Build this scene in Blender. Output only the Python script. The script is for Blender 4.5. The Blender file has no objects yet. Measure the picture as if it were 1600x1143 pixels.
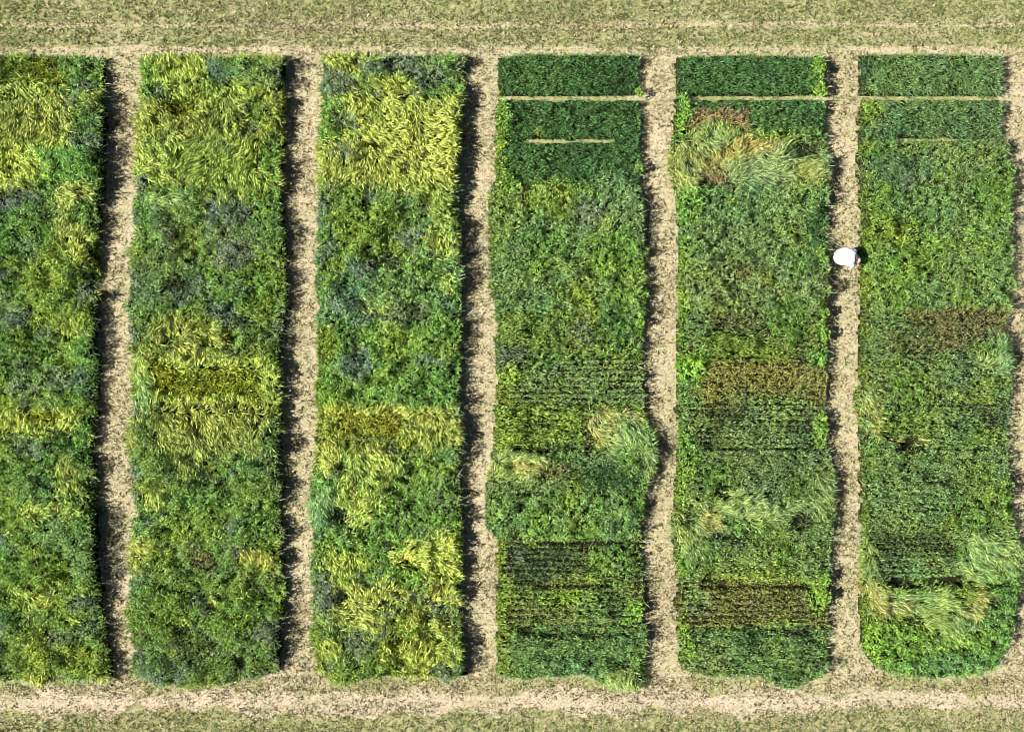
import bpy, math
import numpy as np

R = math.radians
scene = bpy.context.scene
rng = np.random.default_rng(7)

# ------------------------------------------------------------------ camera, sky, sun, exposure
CAM_H = 45.0                      # metres above the field
PPM = 50.0                        # photograph pixels per metre on the ground
cam_data = bpy.data.cameras.new('camera')
cam = bpy.data.objects.new('camera', cam_data)
scene.collection.objects.link(cam)
cam.location = (0, 0, CAM_H)
cam_data.sensor_width = 36
cam_data.lens = 36 * CAM_H / 32.0
cam_data.clip_start = 0.5
cam_data.clip_end = 2000
scene.camera = cam

SUN_EL = R(49)
SHADOW = (1.0, 0.17)             # shadows fall to the right
world = bpy.data.worlds.new('World')
scene.world = world
world.use_nodes = True
wn = world.node_tree.nodes
wl = world.node_tree.links
sky = wn.new('ShaderNodeTexSky')
sky.sky_type = 'NISHITA'
sky.sun_disc = False
sky.sun_elevation = SUN_EL
sky.air_density = 0.45
sky.dust_density = 0.3
sky.sun_rotation = math.atan2(-SHADOW[0], -SHADOW[1])
wl.new(sky.outputs[0], wn['Background'].inputs[0])
wn['Background'].inputs[1].default_value = 0.05

sun_data = bpy.data.lights.new('sun', 'SUN')
sun = bpy.data.objects.new('sun', sun_data)
scene.collection.objects.link(sun)
sun_data.energy = 5.0
sun_data.angle = R(0.5)
sun_data.color = (1.0, 0.965, 0.90)
from mathutils import Vector
sdir = Vector((SHADOW[0], SHADOW[1], 0)).normalized() * math.cos(SUN_EL) + Vector((0, 0, -math.sin(SUN_EL)))
sun.rotation_euler = sdir.to_track_quat('-Z', 'Y').to_euler()
sun.location = (-20, 0, 40)

scene.view_settings.view_transform = 'Standard'
scene.view_settings.look = 'None'
scene.view_settings.gamma = 1
scene.view_settings.use_curve_mapping = False
scene.view_settings.exposure = 0.80
scene.render.engine = 'CYCLES'
scene.cycles.filter_width = 1.0
scene.cycles.diffuse_bounces = 1

# ------------------------------------------------------------------ helpers
def link(o, parent=None):
    scene.collection.objects.link(o)
    if parent is not None:
        o.parent = parent
    return o

def tag(o, label=None, cat=None, group=None, kind=None):
    if label: o['label'] = label
    if cat: o['category'] = cat
    if group: o['group'] = group
    if kind: o['kind'] = kind
    return o

def empty(name, loc=(0, 0, 0), rz=0):
    o = bpy.data.objects.new(name, None)
    o.location = loc
    o.rotation_euler = (0, 0, rz)
    o.empty_display_size = 0.2
    return link(o)

def mesh_np(name, verts, faces, mat, parent=None, tint=None, smooth=False):
    """verts (N,3), faces (M,k), optional per-vertex tint (N,3)"""
    me = bpy.data.meshes.new(name)
    n, m, k = len(verts), len(faces), faces.shape[1]
    me.vertices.add(n)
    me.vertices.foreach_set('co', np.ascontiguousarray(verts, dtype=np.float32).ravel())
    me.loops.add(m * k)
    me.loops.foreach_set('vertex_index', np.ascontiguousarray(faces, dtype=np.int32).ravel())
    me.polygons.add(m)
    me.polygons.foreach_set('loop_start', np.arange(0, m * k, k, dtype=np.int32))
    me.polygons.foreach_set('loop_total', np.full(m, k, dtype=np.int32))
    if smooth:
        me.polygons.foreach_set('use_smooth', np.ones(m, dtype=bool))
    me.update(calc_edges=True)
    if tint is not None:
        a = me.attributes.new('tint', 'FLOAT_COLOR', 'POINT')
        c = np.ones((n, 4), dtype=np.float32)
        c[:, :3] = tint
        a.data.foreach_set('color', c.ravel())
    me.materials.append(mat)
    o = bpy.data.objects.new(name, me)
    return link(o, parent)

def hash2(ix, iy, seed):
    h = (ix.astype(np.int64) * 374761393 + iy.astype(np.int64) * 668265263 + seed * 2246822519) & 0xffffffff
    h = ((h ^ (h >> 13)) * 1274126177) & 0xffffffff
    h = (h ^ (h >> 16)) & 0xffffff
    return h / float(0xffffff)

def noise(x, y, scale, seed=0):
    """smooth value noise in -1..1, SCALE = feature size"""
    x = np.asarray(x) / scale; y = np.asarray(y) / scale
    ix = np.floor(x).astype(np.int64); iy = np.floor(y).astype(np.int64)
    fx = x - ix; fy = y - iy
    fx = fx * fx * (3 - 2 * fx); fy = fy * fy * (3 - 2 * fy)
    a = hash2(ix, iy, seed); b = hash2(ix + 1, iy, seed)
    c = hash2(ix, iy + 1, seed); d = hash2(ix + 1, iy + 1, seed)
    return ((a * (1 - fx) + b * fx) * (1 - fy) + (c * (1 - fx) + d * fx) * fy) * 2 - 1

def fbm(x, y, scale, seed=0, octs=3):
    t = 0; amp = 1; s = 0
    for i in range(octs):
        t = t + noise(x, y, scale / 2 ** i, seed + 17 * i) * amp
        s += amp; amp *= 0.55
    return t / s

# ------------------------------------------------------------------ materials
def new_mat(name):
    m = bpy.data.materials.new(name)
    m.use_nodes = True
    return m, m.node_tree.nodes, m.node_tree.links, m.node_tree.nodes['Principled BSDF']

def leaf_material(name, gloss=0.5, translucent=0.16):
    m, n, l, b = new_mat(name)
    at = n.new('ShaderNodeAttribute'); at.attribute_name = 'tint'
    b.inputs['Roughness'].default_value = gloss
    b.inputs['Specular IOR Level'].default_value = 0.35
    l.new(at.outputs['Color'], b.inputs['Base Color'])
    tr = n.new('ShaderNodeBsdfTranslucent')
    l.new(at.outputs['Color'], tr.inputs['Color'])
    mx = n.new('ShaderNodeMixShader'); mx.inputs[0].default_value = translucent
    l.new(b.outputs[0], mx.inputs[1]); l.new(tr.outputs[0], mx.inputs[2])
    l.new(mx.outputs[0], n['Material Output'].inputs['Surface'])
    return m

def plain(name, col, rough=0.8, var=0.25, scale=8.0, bump=0.0):
    m, n, l, b = new_mat(name)
    tc = n.new('ShaderNodeTexCoord')
    ns = n.new('ShaderNodeTexNoise'); ns.inputs['Scale'].default_value = scale; ns.inputs['Detail'].default_value = 6
    l.new(tc.outputs['Object'], ns.inputs['Vector'])
    rp = n.new('ShaderNodeValToRGB')
    rp.color_ramp.elements[0].position = 0.3; rp.color_ramp.elements[1].position = 0.7
    rp.color_ramp.elements[0].color = tuple(c * (1 - var) for c in col) + (1,)
    rp.color_ramp.elements[1].color = tuple(min(1, c * (1 + var)) for c in col) + (1,)
    l.new(ns.outputs[0], rp.inputs[0]); l.new(rp.outputs[0], b.inputs['Base Color'])
    b.inputs['Roughness'].default_value = rough
    if bump:
        bp = n.new('ShaderNodeBump'); bp.inputs['Strength'].default_value = bump; bp.inputs['Distance'].default_value = 0.02
        l.new(ns.outputs[0], bp.inputs['Height']); l.new(bp.outputs[0], b.inputs['Normal'])
    return m

LEAF = leaf_material('leaf_blades')
STRAW = leaf_material('stubble_blades', 0.8, 0.15)
LITTER_SHADE = plain('litter_and_shade', (0.017, 0.019, 0.008), 0.95, 0.5, 9.0, 0.6)  # litter coloured near-black to stand in for shade between the leaves
LITTER_SHADE.node_tree.nodes['Principled BSDF'].inputs['Specular IOR Level'].default_value = 0.05

def soil_material(name, pale, mid, dark, green, green_amt, band=None):
    m, n, l, b = new_mat(name)
    geo = n.new('ShaderNodeNewGeometry')
    def nz(scale, detail=6, rough=0.6, vec=None, stretch=None):
        t = n.new('ShaderNodeTexNoise')
        t.inputs['Scale'].default_value = scale; t.inputs['Detail'].default_value = detail; t.inputs['Roughness'].default_value = rough
        src = geo.outputs['Position']
        if stretch:
            mp = n.new('ShaderNodeMapping'); mp.inputs['Scale'].default_value = stretch
            l.new(src, mp.inputs['Vector']); src = mp.outputs[0]
        l.new(src, t.inputs['Vector'])
        return t.outputs[0]
    def ramp(fac, stops):
        r = n.new('ShaderNodeValToRGB')
        e = r.color_ramp.elements
        while len(e) < len(stops): e.new(0.5)
        for i, (p, c) in enumerate(stops):
            e[i].position = p; e[i].color = tuple(c) + (1,) if len(c) == 3 else c
        l.new(fac, r.inputs[0]); return r.outputs[0]
    def mix(f, a, c_):
        x = n.new('ShaderNodeMix'); x.data_type = 'RGBA'
        l.new(f, x.inputs[0]); l.new(a, x.inputs[6])
        if hasattr(c_, 'is_linked') or hasattr(c_, 'links'): l.new(c_, x.inputs[7])
        else: x.inputs[7].default_value = tuple(c_) + (1,)
        return x.outputs[2]
    fine = nz(9, 8, 0.7)
    big = nz(0.55, 4, 0.6)
    streak = nz(1.0, 5, 0.6, stretch=(0.35, 5.0, 1))
    base = ramp(fine, [(0.36, dark), (0.47, mid), (0.62, pale)])
    specks = ramp(nz(16, 3, 0.6), [(0.36, (1, 1, 1)), (0.42, (0, 0, 0))])
    base = mix(specks, base, tuple(c * 0.55 for c in dark))
    gm = n.new('ShaderNodeMath'); gm.operation = 'ADD'
    l.new(big, gm.inputs[0]); l.new(streak, gm.inputs[1])
    gfac = ramp(gm.outputs[0], [(0.0, (0, 0, 0)), (0.5, (0, 0, 0)), (1.0, (1, 1, 1))])
    gr = n.new('ShaderNodeMath'); gr.operation = 'MULTIPLY_ADD'
    l.new(gm.outputs[0], gr.inputs[0]); gr.inputs[1].default_value = 2.2; gr.inputs[2].default_value = -2.2 + green_amt
    gr.use_clamp = True
    gs = n.new('ShaderNodeMath'); gs.operation = 'MULTIPLY'
    l.new(gr.outputs[0], gs.inputs[0])
    l.new(ramp(nz(7, 5, 0.7), [(0.4, (0, 0, 0)), (0.58, (1, 1, 1))]), gs.inputs[1])
    base = mix(gs.outputs[0], base, green)
    l.new(base, b.inputs['Base Color'])
    b.inputs['Roughness'].default_value = 0.95
    b.inputs['Specular IOR Level'].default_value = 0.1
    bp = n.new('ShaderNodeBump'); bp.inputs['Strength'].default_value = 0.9; bp.inputs['Distance'].default_value = 0.05
    l.new(fine, bp.inputs['Height']); l.new(bp.outputs[0], b.inputs['Normal'])
    return m

SOIL = soil_material('path_soil', (0.56, 0.475, 0.315), (0.49, 0.41, 0.265), (0.27, 0.22, 0.13), (0.26, 0.26, 0.10), 0.45)
HEAD = soil_material('headland_soil', (0.51, 0.43, 0.27), (0.41, 0.35, 0.20), (0.18, 0.155, 0.075), (0.23, 0.27, 0.085), 0.95)
TRACK = soil_material('track_soil', (0.57, 0.47, 0.34), (0.51, 0.415, 0.29), (0.33, 0.27, 0.17), (0.28, 0.27, 0.12), 0.2)

# ------------------------------------------------------------------ setting: ground, headlands, paths, tracks
def W(px, py, z=0.0):
    """photograph position to metres on a level plane Z above the field"""
    k = (1 - z / CAM_H) / PPM
    return (np.asarray(px) - 800.0) * k, (571.5 - np.asarray(py)) * k

def sheet(name, x0, x1, y0, y1, z, mat, step=None, ragged=0.0, seed=3):
    """level sheet, long sides ragged; x0.. in metres"""
    if step is None:
        v = np.array([(x0, y0, z), (x1, y0, z), (x1, y1, z), (x0, y1, z)])
        f = np.array([[0, 1, 2, 3]])
    else:
        if (x1 - x0) > (y1 - y0):
            t = np.linspace(x0, x1, int((x1 - x0) / step) + 2)
            a = np.stack([t, y0 + ragged * fbm(t, t * 0 + y0, 0.9, seed), np.full_like(t, z)], 1)
            c = np.stack([t, y1 + ragged * fbm(t, t * 0 + y1, 0.9, seed + 5), np.full_like(t, z)], 1)
        else:
            t = np.linspace(y0, y1, int((y1 - y0) / step) + 2)
            c = np.stack([x0 + ragged * fbm(t, t * 0 + x0, 0.9, seed), t, np.full_like(t, z)], 1)
            a = np.stack([x1 + ragged * fbm(t, t * 0 + x1, 0.9, seed + 5), t, np.full_like(t, z)], 1)
        m = len(t)
        v = np.concatenate([a, c])
        i = np.arange(m - 1)
        f = np.stack([i, i + 1, m + i + 1, m + i], 1)
    o = mesh_np(name, v, f, mat)
    tag(o, kind='structure')
    return o

sheet('ground', -400, 400, -400, 400, 0.0, HEAD)
CROP_Y = (float(W(0, 1082)[1]), float(W(0, 70)[1]))
PATHS = [(130, 225), (415, 515), (695, 800), (980, 1082), (1270, 1375), (1555, 1672)]
for i, (a, c) in enumerate(PATHS):
    sheet('path', float(W(a, 0)[0]), float(W(c, 0)[0]), CROP_Y[0] + 0.0, CROP_Y[1] - 0.25, 0.004, SOIL, 0.12, 0.05, 11 + i)
sheet('dirt_track', -60, 60, float(W(0, 1112)[1]), float(W(0, 1078)[1]), 0.008, TRACK, 0.1, 0.42, 41)
sheet('dirt_track', -60, 60, float(W(0, 84)[1]), float(W(0, 73)[1]), 0.008, SOIL, 0.1, 0.10, 43)
sheet('dirt_track', -60, 60, float(W(0, 43)[1]), float(W(0, 36)[1]), 0.008, SOIL, 0.1, 0.16, 47)

# ------------------------------------------------------------------ crop map: what grows where
ROWS = [85, 148, 216, 287, 351, 419, 488, 559, 632, 702, 772, 843, 912, 984, 1063]
EDGES = [
 [(85,-45,153),(200,-45,156),(300,-45,150),(400,-45,144),(500,-45,141),(600,-45,143),(700,-45,136),(800,-45,140),(900,-45,141),(980,-45,152),(1063,-45,166)],
 [(85,218,438),(150,218,437),(200,213,435),(290,205,436),(400,200,441),(440,199,443),(480,195,440),(560,205,429),(620,203,429),(700,199,433),(800,204,434),(900,200,436),(960,193,436),(1063,204,428)],
 [(85,505,722),(150,500,718),(200,499,714),(290,498,711),(330,492,711),(450,493,716),(600,495,717),(700,491,720),(800,483,716),(850,487,714),(900,485,714),(1000,487,719),(1063,495,722)],
 [(85,780,1000),(148,780,998),(280,776,1001),(300,768,1003),(400,766,1011),(440,764,1010),(480,775,1009),(560,777,1004),(640,776,1006),(665,775,1018),(695,773,1030),(730,769,1022),(755,764,1010),(780,761,1006),(830,763,1003),(845,777,1003),(900,778,1006),(1063,778,1011)],
 [(85,1062,1291),(150,1062,1289),(230,1055,1298),(270,1052,1299),(300,1062,1296),(400,1066,1296),(560,1064,1294),(700,1063,1299),(780,1060,1311),(800,1058,1306),(840,1056,1304),(900,1064,1300),(960,1060,1298),(1063,1072,1300)],
 [(85,1354,1567),(200,1352,1573),(250,1350,1582),(300,1352,1587),(330,1355,1584),(440,1354,1593),(500,1355,1582),(600,1352,1587),(620,1345,1585),(680,1352,1580),(720,1354,1579),(850,1356,1600),(900,1355,1602),(1000,1354,1582),(1063,1376,1560)],
]
BOTTOM = [[(-60,1063),(60,1068),(165,1066)], [(190,1050),(240,1074),(340,1074),(430,1052)], [(480,1045),(520,1070),(600,1060),(690,1064),(725,1060)],
          [(770,1058),(800,1066),(920,1058),(950,1076),(1000,1080),(1015,1052)], [(1060,1045),(1090,1060),(1200,1064),(1240,1080),(1285,1062),(1305,1035)],
          [(1350,1020),(1390,1055),(1480,1065),(1540,1055),(1600,1040)]]
TOP = [84, 85, 83, 81, 83, 81]

# kinds of growth: linear colour, colour spread, height, blade length, blade width, elevation range, direction coherence, blades per m2
KINDS = {
 #        colour               spread  h    len   wid   elev     coh  dens
 'V': ((0.180, 0.350, 0.052), 0.55, 0.95, 0.125, 0.026, (0, 65), 0.0, 2000),
 'C': ((0.210, 0.355, 0.090), 0.55, 0.92, 0.125, 0.026, (0, 65), 0.0, 2000),
 'F': ((0.190, 0.285, 0.120), 0.55, 0.95, 0.115, 0.024, (0, 65), 0.0, 2100),
 'Y': ((0.400, 0.500, 0.090), 0.50, 0.82, 0.21, 0.034, (5, 50), 0.84, 1650),
 'K': ((0.280, 0.340, 0.035), 0.60, 0.58, 0.16, 0.028, (20, 75), 0.6, 1500),
 'D': ((0.095, 0.215, 0.058), 0.55, 0.64, 0.15, 0.022, (20, 75), 0.72, 2100),
 'S': ((0.150, 0.285, 0.090), 0.50, 0.66, 0.15, 0.022, (15, 70), 0.70, 2100),
 'M': ((0.235, 0.385, 0.098), 0.55, 0.85, 0.115, 0.024, (0, 65), 0.2, 2100),
 'O': ((0.270, 0.275, 0.075), 0.55, 0.72, 0.10, 0.024, (10, 70), 0.0, 2100),
 'P': ((0.220, 0.285, 0.070), 0.55, 0.75, 0.10, 0.024, (10, 70), 0.0, 2100),
 'Q': ((0.150, 0.235, 0.070), 0.55, 0.60, 0.11, 0.024, (15, 75), 0.0, 1900),
 'U': ((0.155, 0.315, 0.075), 0.55, 0.88, 0.13, 0.026, (0, 65), 0.0, 1900),
 'T': ((0.250, 0.385, 0.060), 0.50, 0.86, 0.14, 0.027, (5, 65), 0.2, 1900),
 'W': ((0.230, 0.420, 0.055), 0.50, 0.80, 0.10, 0.040, (0, 50), 0.0, 1700),
 'L': ((0.320, 0.465, 0.130), 0.50, 0.80, 0.24, 0.023, (2, 42), 0.84, 2100),
 'Z': ((0.470, 0.490, 0.120), 0.50, 0.72, 0.23, 0.023, (2, 42), 0.82, 2100),
 'R': ((0.330, 0.225, 0.110), 0.55, 0.38, 0.16, 0.022, (2, 45), 0.0, 1400),
 'H': ((0.090, 0.140, 0.050), 0.50, 0.30, 0.12, 0.026, (0, 50), 0.0, 700),  # low, sparse, darker blades for the hollows
}
CODES = list(KINDS)
KI = {c: i for i, c in enumerate(CODES)}
TAB = np.array([[*KINDS[c][0], KINDS[c][1], KINDS[c][2], KINDS[c][3], KINDS[c][4], KINDS[c][5][0], KINDS[c][5][1], KINDS[c][6], KINDS[c][7]] for c in CODES])

BASE = [
 'VVVVVVVVVVVVVV',
 'TYYVVVVKYVVVVV',
 'VYYVVVVVTVVVVV',
 'DDDCCCVMTMCQPU',
 'DDMCCCPOQMMMPU',
 'SSMMMMMMMMMMTM',
]
# patches painted over the base: (x, y, half width, half height, kind, direction of lodging in degrees or None)
# 'r' at the end = straight-sided patch
P = [
 # leftmost strip
 (55,112,62,26,'K',200), (30,135,70,14,'Y',-90), (125,105,28,22,'V',None), (128,130,18,12,'F',None), (30,190,75,42,'y',-80), (10,250,60,38,'Y',-70), (85,160,30,12,'Y',-80),
 (110,300,26,14,'Y',-20), (60,330,40,14,'V',None), (112,375,22,30,'Y',60), (55,420,42,30,'T',None), (20,495,26,22,'F',None),
 (60,395,16,12,'F',None), (58,520,20,18,'F',None), (105,510,20,22,'Y',70), (10,540,22,28,'T',None), (40,605,30,16,'F',None), (85,590,20,14,'F',None),
 (45,660,72,20,'y',75), (60,655,26,12,'K',60), (42,700,22,14,'F',None), (70,800,48,13,'Y',30), (112,765,22,22,'Y',55), (20,818,30,12,'T',None),
 (50,890,50,34,'T',None), (78,938,15,14,'Y',200), (50,1025,60,22,'T',None), (110,1030,26,18,'T',None), (160,225,8,22,'F',None),
 # second strip
 (262,108,48,22,'y',100), (230,110,14,26,'T',None), (345,118,22,14,'F',None), (395,112,36,18,'C',None), (425,108,14,12,'F',None), (330,142,80,10,'Y',-80), (300,175,90,28,'y',-70), (275,160,30,14,'K',None),
 (395,175,32,26,'T',40), (265,218,12,9,'F',None), (384,208,14,9,'F',None), (240,250,36,34,'y',-60), (330,245,64,32,'y',-110), (420,240,22,38,'V',None),
 (262,300,42,16,'V',None), (255,310,30,12,'L',-40), (212,292,16,14,'F',None), (366,298,46,14,'Y',-80), (350,330,50,26,'F',None), (290,378,24,20,'T',-60),
 (212,440,20,22,'F',None), (285,450,50,20,'F',None), (275,440,20,12,'H',None), (360,395,36,26,'F',None), (350,480,36,24,'F',None), (395,490,18,20,'F',None), (200,520,14,22,'F',None),
 (348,462,22,12,'T',None), (265,515,34,22,'Y',70), (235,500,24,16,'T',None), (288,545,28,20,'Y',-60), (225,550,24,20,'T',-50), (400,480,26,22,'T',None), (402,545,26,14,'T',None),
 (322,566,96,9,'y',80), (215,600,14,50,'L',-70), (420,600,16,34,'Y',100), (325,633,100,12,'y',85), (295,665,70,26,'Y',-70), (385,662,40,24,'Y',-75), (300,705,22,32,'Y',-90),
 (402,690,20,18,'Y',-80), (225,680,24,22,'V',None), (425,680,14,26,'V',None), (206,740,10,16,'F',None), (202,660,10,14,'F',None), (320,715,40,3,'H',None),
 (378,772,26,28,'T',None), (300,805,56,20,'T',None), (216,868,22,26,'Y',-50), (318,875,30,14,'P',None), (400,868,26,16,'Y',-70), (245,900,26,34,'T',None), (380,972,24,14,'T',None), (300,830,60,14,'T',None),
 # third strip
 (545,98,36,16,'Y',-60), (620,98,34,18,'F',None), (675,118,32,18,'F',None), (525,128,28,24,'F',None), (570,105,20,14,'F',None), (612,134,34,12,'Y',110), (600,158,48,12,'Y',-90), (500,125,10,26,'F',None),
 (620,185,70,34,'y',-60), (520,190,26,34,'V',None), (542,185,14,16,'F',None), (615,240,95,30,'y',-70), (530,255,32,22,'Y',-100), (660,245,50,30,'Y',-40), (528,236,18,16,'F',None), (688,200,24,40,'Y',-30),
 (640,285,70,12,'Y',-75), (540,300,30,14,'T',-60), (688,318,22,34,'Y',-60), (600,345,40,22,'T',-70), (505,330,14,22,'F',None), (508,400,14,28,'F',None),
 (640,375,24,22,'F',None), (560,418,40,18,'F',None), (596,400,30,18,'H',None), (545,345,30,30,'T',None), (560,380,36,24,'T',-60), (690,375,22,26,'Y',80), (628,490,50,22,'F',None), (570,470,30,14,'Y',-50),
 (540,470,26,20,'F',None), (672,390,14,8,'F',None), (697,476,10,9,'F',None), (520,410,20,18,'T',None), (625,450,70,26,'C',None),
 (508,540,15,32,'K',None), (520,600,28,36,'T',None), (600,530,60,18,'T',None), (560,565,28,34,'F',None), (655,570,34,16,'F',None), (620,600,60,30,'T',None), (675,610,36,40,'V',None),
 (606,645,90,9,'y',70), (575,665,48,19,'K',30), (672,668,38,26,'Y',-80), (515,670,20,22,'T',None), (550,698,60,9,'Y',-80), (575,725,36,30,'Y',-85), (510,715,18,28,'Y',-40), (522,735,10,14,'F',None), (670,730,40,22,'T',-90),
 (510,790,26,28,'L',-60), (550,800,30,34,'Y',80), (572,790,20,18,'Y',60), (525,812,18,10,'H',None), (505,862,20,20,'T',None), (540,878,32,18,'Y',-50), (690,845,24,16,'Y',60), (655,862,52,16,'Y',10), (680,890,34,32,'Y',-20),
 (690,930,24,20,'Y',60), (620,910,40,16,'Y',60), (640,905,40,18,'V',None), (640,935,34,10,'F',None), (555,920,34,18,'Y',-60), (560,955,42,30,'Y',-50), (570,935,60,12,'Y',80), (530,945,16,16,'H',None), (545,965,34,24,'Y',-45),
 (500,930,18,40,'F',None), (560,1010,34,24,'F',None), (515,1018,22,20,'Y',-70), (688,958,18,12,'F',None), (684,985,20,12,'Y',20), (630,1018,20,18,'K',None), (665,1030,38,26,'Y',60), (697,1012,24,18,'Y',-20),
 (645,1052,34,14,'Y',80), (695,1050,24,16,'F',None), (610,1045,30,14,'T',None), (495,1000,10,40,'T',None),
 # fourth strip
 (780,240,6,110,'T',None), (780,600,7,90,'T',None), (781,930,7,90,'T',None),
 (785,165,8,30,'W',None), (782,226,7,16,'W',None), (790,290,18,10,'W',None), (835,208,10,7,'T',None), (880,292,45,10,'T',None), (960,330,36,60,'M',None), (920,330,28,24,'F',None),
 (900,240,90,20,'D',None), (795,430,28,60,'C',None), (960,400,40,40,'V',None), (820,520,40,34,'T',None), (890,540,60,16,'T',None), (912,520,30,24,'F',None), (792,575,20,36,'W',None), (800,560,30,20,'F',None), (965,520,36,30,'V',None),
 (785,640,14,24,'T',None), (825,648,34,16,'T',None), (842,665,20,6,'H',None), (922,672,10,26,'H',None), (880,700,34,6,'H',None), (955,670,34,26,'Z',-45), (985,690,38,34,'L',-48), (1008,700,22,36,'L',-58),
 (975,650,34,10,'Z',-20), (926,690,8,16,'H',None), (812,722,30,14,'L',25), (818,728,26,8,'Z',20), (858,733,10,10,'R',None), (800,745,36,10,'L',60), (875,740,34,18,'P',None), (890,765,24,24,'T',None), (795,790,32,34,'C',None),
 (960,745,36,24,'D',None), (985,720,18,22,'V',None), (784,870,10,32,'T',None), (800,875,20,24,'F',None), (880,846,60,5,'T',None), (960,880,36,34,'V',None), (930,905,50,5,'T',None), (788,935,14,34,'T',None),
 (880,935,60,12,'T',None), (940,955,36,24,'C',None), (990,960,14,20,'W',None), (965,945,20,20,'Q',None), (900,975,70,6,'P',None), (880,1010,60,10,'Q',None), (975,1064,30,14,'L',-75), (788,1015,10,40,'T',None), (900,1030,90,22,'U',None),
 (840,1010,50,16,'H',None), (860,1025,70,26,'U',None),
 # fifth strip
 (1066,440,7,150,'W',None), (1068,700,8,130,'W',None), (1070,1000,6,60,'W',None), (1066,170,6,40,'W',None),
 (1070,185,8,38,'W',None), (1078,235,26,16,'W',None), (1125,182,44,17,'R',None), (1150,190,18,24,'R',None), (1125,200,36,16,'L',-100), (1172,222,8,10,'R',None), (1100,235,46,26,'L',-25), (1075,260,28,38,'L',-60), (1150,248,22,16,'R',None),
 (1140,250,42,22,'Z',-110), (1125,275,24,12,'R',None), (1200,235,52,26,'L',18), (1190,262,70,24,'L',12), (1180,225,30,14,'Z',40), (1262,255,40,26,'L',0), (1255,232,26,14,'D',None), (1268,228,22,8,'H',None), (1235,210,50,10,'T',None), (1098,275,8,16,'H',None),
 (1072,262,20,34,'L',-70), (1080,330,15,36,'W',None), (1072,395,8,24,'W',None), (1182,370,80,40,'T',None), (1160,365,90,50,'C',None), (1150,420,50,16,'P',None), (1110,440,46,28,'C',None), (1285,370,12,50,'D',None),
 (1290,395,8,18,'W',None), (1290,500,12,30,'W',None), (1160,505,80,14,'P',None), (1090,510,24,36,'C',None), (1150,540,80,18,'T',None), (1240,500,36,40,'V',None), (1165,556,88,7,'T',None), (1285,555,14,14,'W',None), (1084,575,20,34,'W',None),
 (1085,640,22,40,'C',None), (1230,640,50,20,'M',None), (1190,680,60,26,'C',None), (1285,670,10,30,'W',None), (1078,710,14,44,'W',None), (1165,624,50,5,'P',None), (1098,615,20,10,'P',None),
 (1068,560,8,40,'W',None), (1150,790,46,20,'L',-20), (1190,800,34,18,'L',10), (1105,803,8,8,'R',None), (1112,818,28,14,'Z',-40), (1078,835,22,34,'L',-80), (1080,810,10,14,'H',None), (1262,795,30,12,'L',-10), (1276,800,20,12,'T',None),
 (1150,842,40,5,'H',None), (1262,815,22,14,'H',None), (1290,780,16,30,'L',-70), (1074,890,9,14,'W',None), (1068,878,8,16,'W',None), (1180,902,90,8,'T',None), (1285,925,18,36,'W',None), (1086,955,22,20,'F',None), (1070,985,8,14,'W',None),
 (1090,930,16,20,'C',None), (1150,970,80,8,'P',None), (1225,978,40,5,'T',None), (1180,1040,120,22,'U',None), (1200,1010,100,30,'U',None), (1105,1035,44,32,'C',None), (1278,95,12,22,'W',None), (1285,140,10,18,'W',None), (1078,1020,10,20,'W',None),
 # rightmost strip
 (1358,480,6,240,'T',None), (1359,800,6,110,'T',None),
 (1362,165,12,22,'T',None), (1360,225,10,14,'T',None), (1390,240,30,18,'V',None), (1420,260,60,20,'S',None), (1480,340,90,60,'C',None), (1460,400,60,30,'T',None), (1530,430,60,46,'C',None), (1555,300,30,40,'V',None), (1420,280,20,14,'F',None),
 (1360,410,9,14,'T',None), (1359,450,9,40,'T',None), (1410,360,50,30,'T',None),
 (1500,517,78,36,'O',None), (1430,530,40,22,'P',None), (1480,550,60,10,'P',None), (1560,560,24,30,'L',60), (1545,545,20,14,'T',None), (1345,610,14,34,'L',-70), (1362,640,18,30,'L',-60), (1368,655,14,20,'Z',None), (1480,580,60,30,'C',None),
 (1540,625,40,5,'T',None), (1540,650,40,24,'Q',None), (1455,628,24,10,'H',None), (1430,610,36,30,'V',None), (1430,670,42,22,'T',None), (1490,670,46,30,'C',None), (1420,690,36,4,'Z',0), (1545,690,36,14,'T',None), (1362,700,16,14,'V',None),
 (1362,760,8,60,'T',None), (1540,780,46,46,'V',None), (1440,760,90,46,'C',None), (1430,845,60,16,'Q',None), (1400,842,14,7,'H',None), (1445,842,12,7,'H',None), (1430,880,70,26,'Q',None), (1450,888,60,20,'M',None), (1555,870,46,40,'L',-25), (1585,890,26,30,'L',-60),
 (1363,880,12,46,'L',-80), (1372,930,18,30,'Z',-70), (1450,935,74,16,'L',-10), (1460,950,74,22,'L',-20), (1430,920,50,10,'T',None), (1530,950,28,24,'Z',-40), (1395,955,30,16,'Z',-30), (1392,968,14,8,'R',None), (1500,980,50,20,'L',-60), (1555,950,18,24,'V',None), (1570,925,30,30,'V',None),
 (1552,940,6,16,'H',None), (1430,975,20,8,'H',None), (1400,1010,50,34,'V',None), (1480,1040,60,20,'U',None), (1560,1010,30,40,'V',None), (1362,1000,10,34,'W',None), (1530,1000,26,12,'T',None),
]
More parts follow.
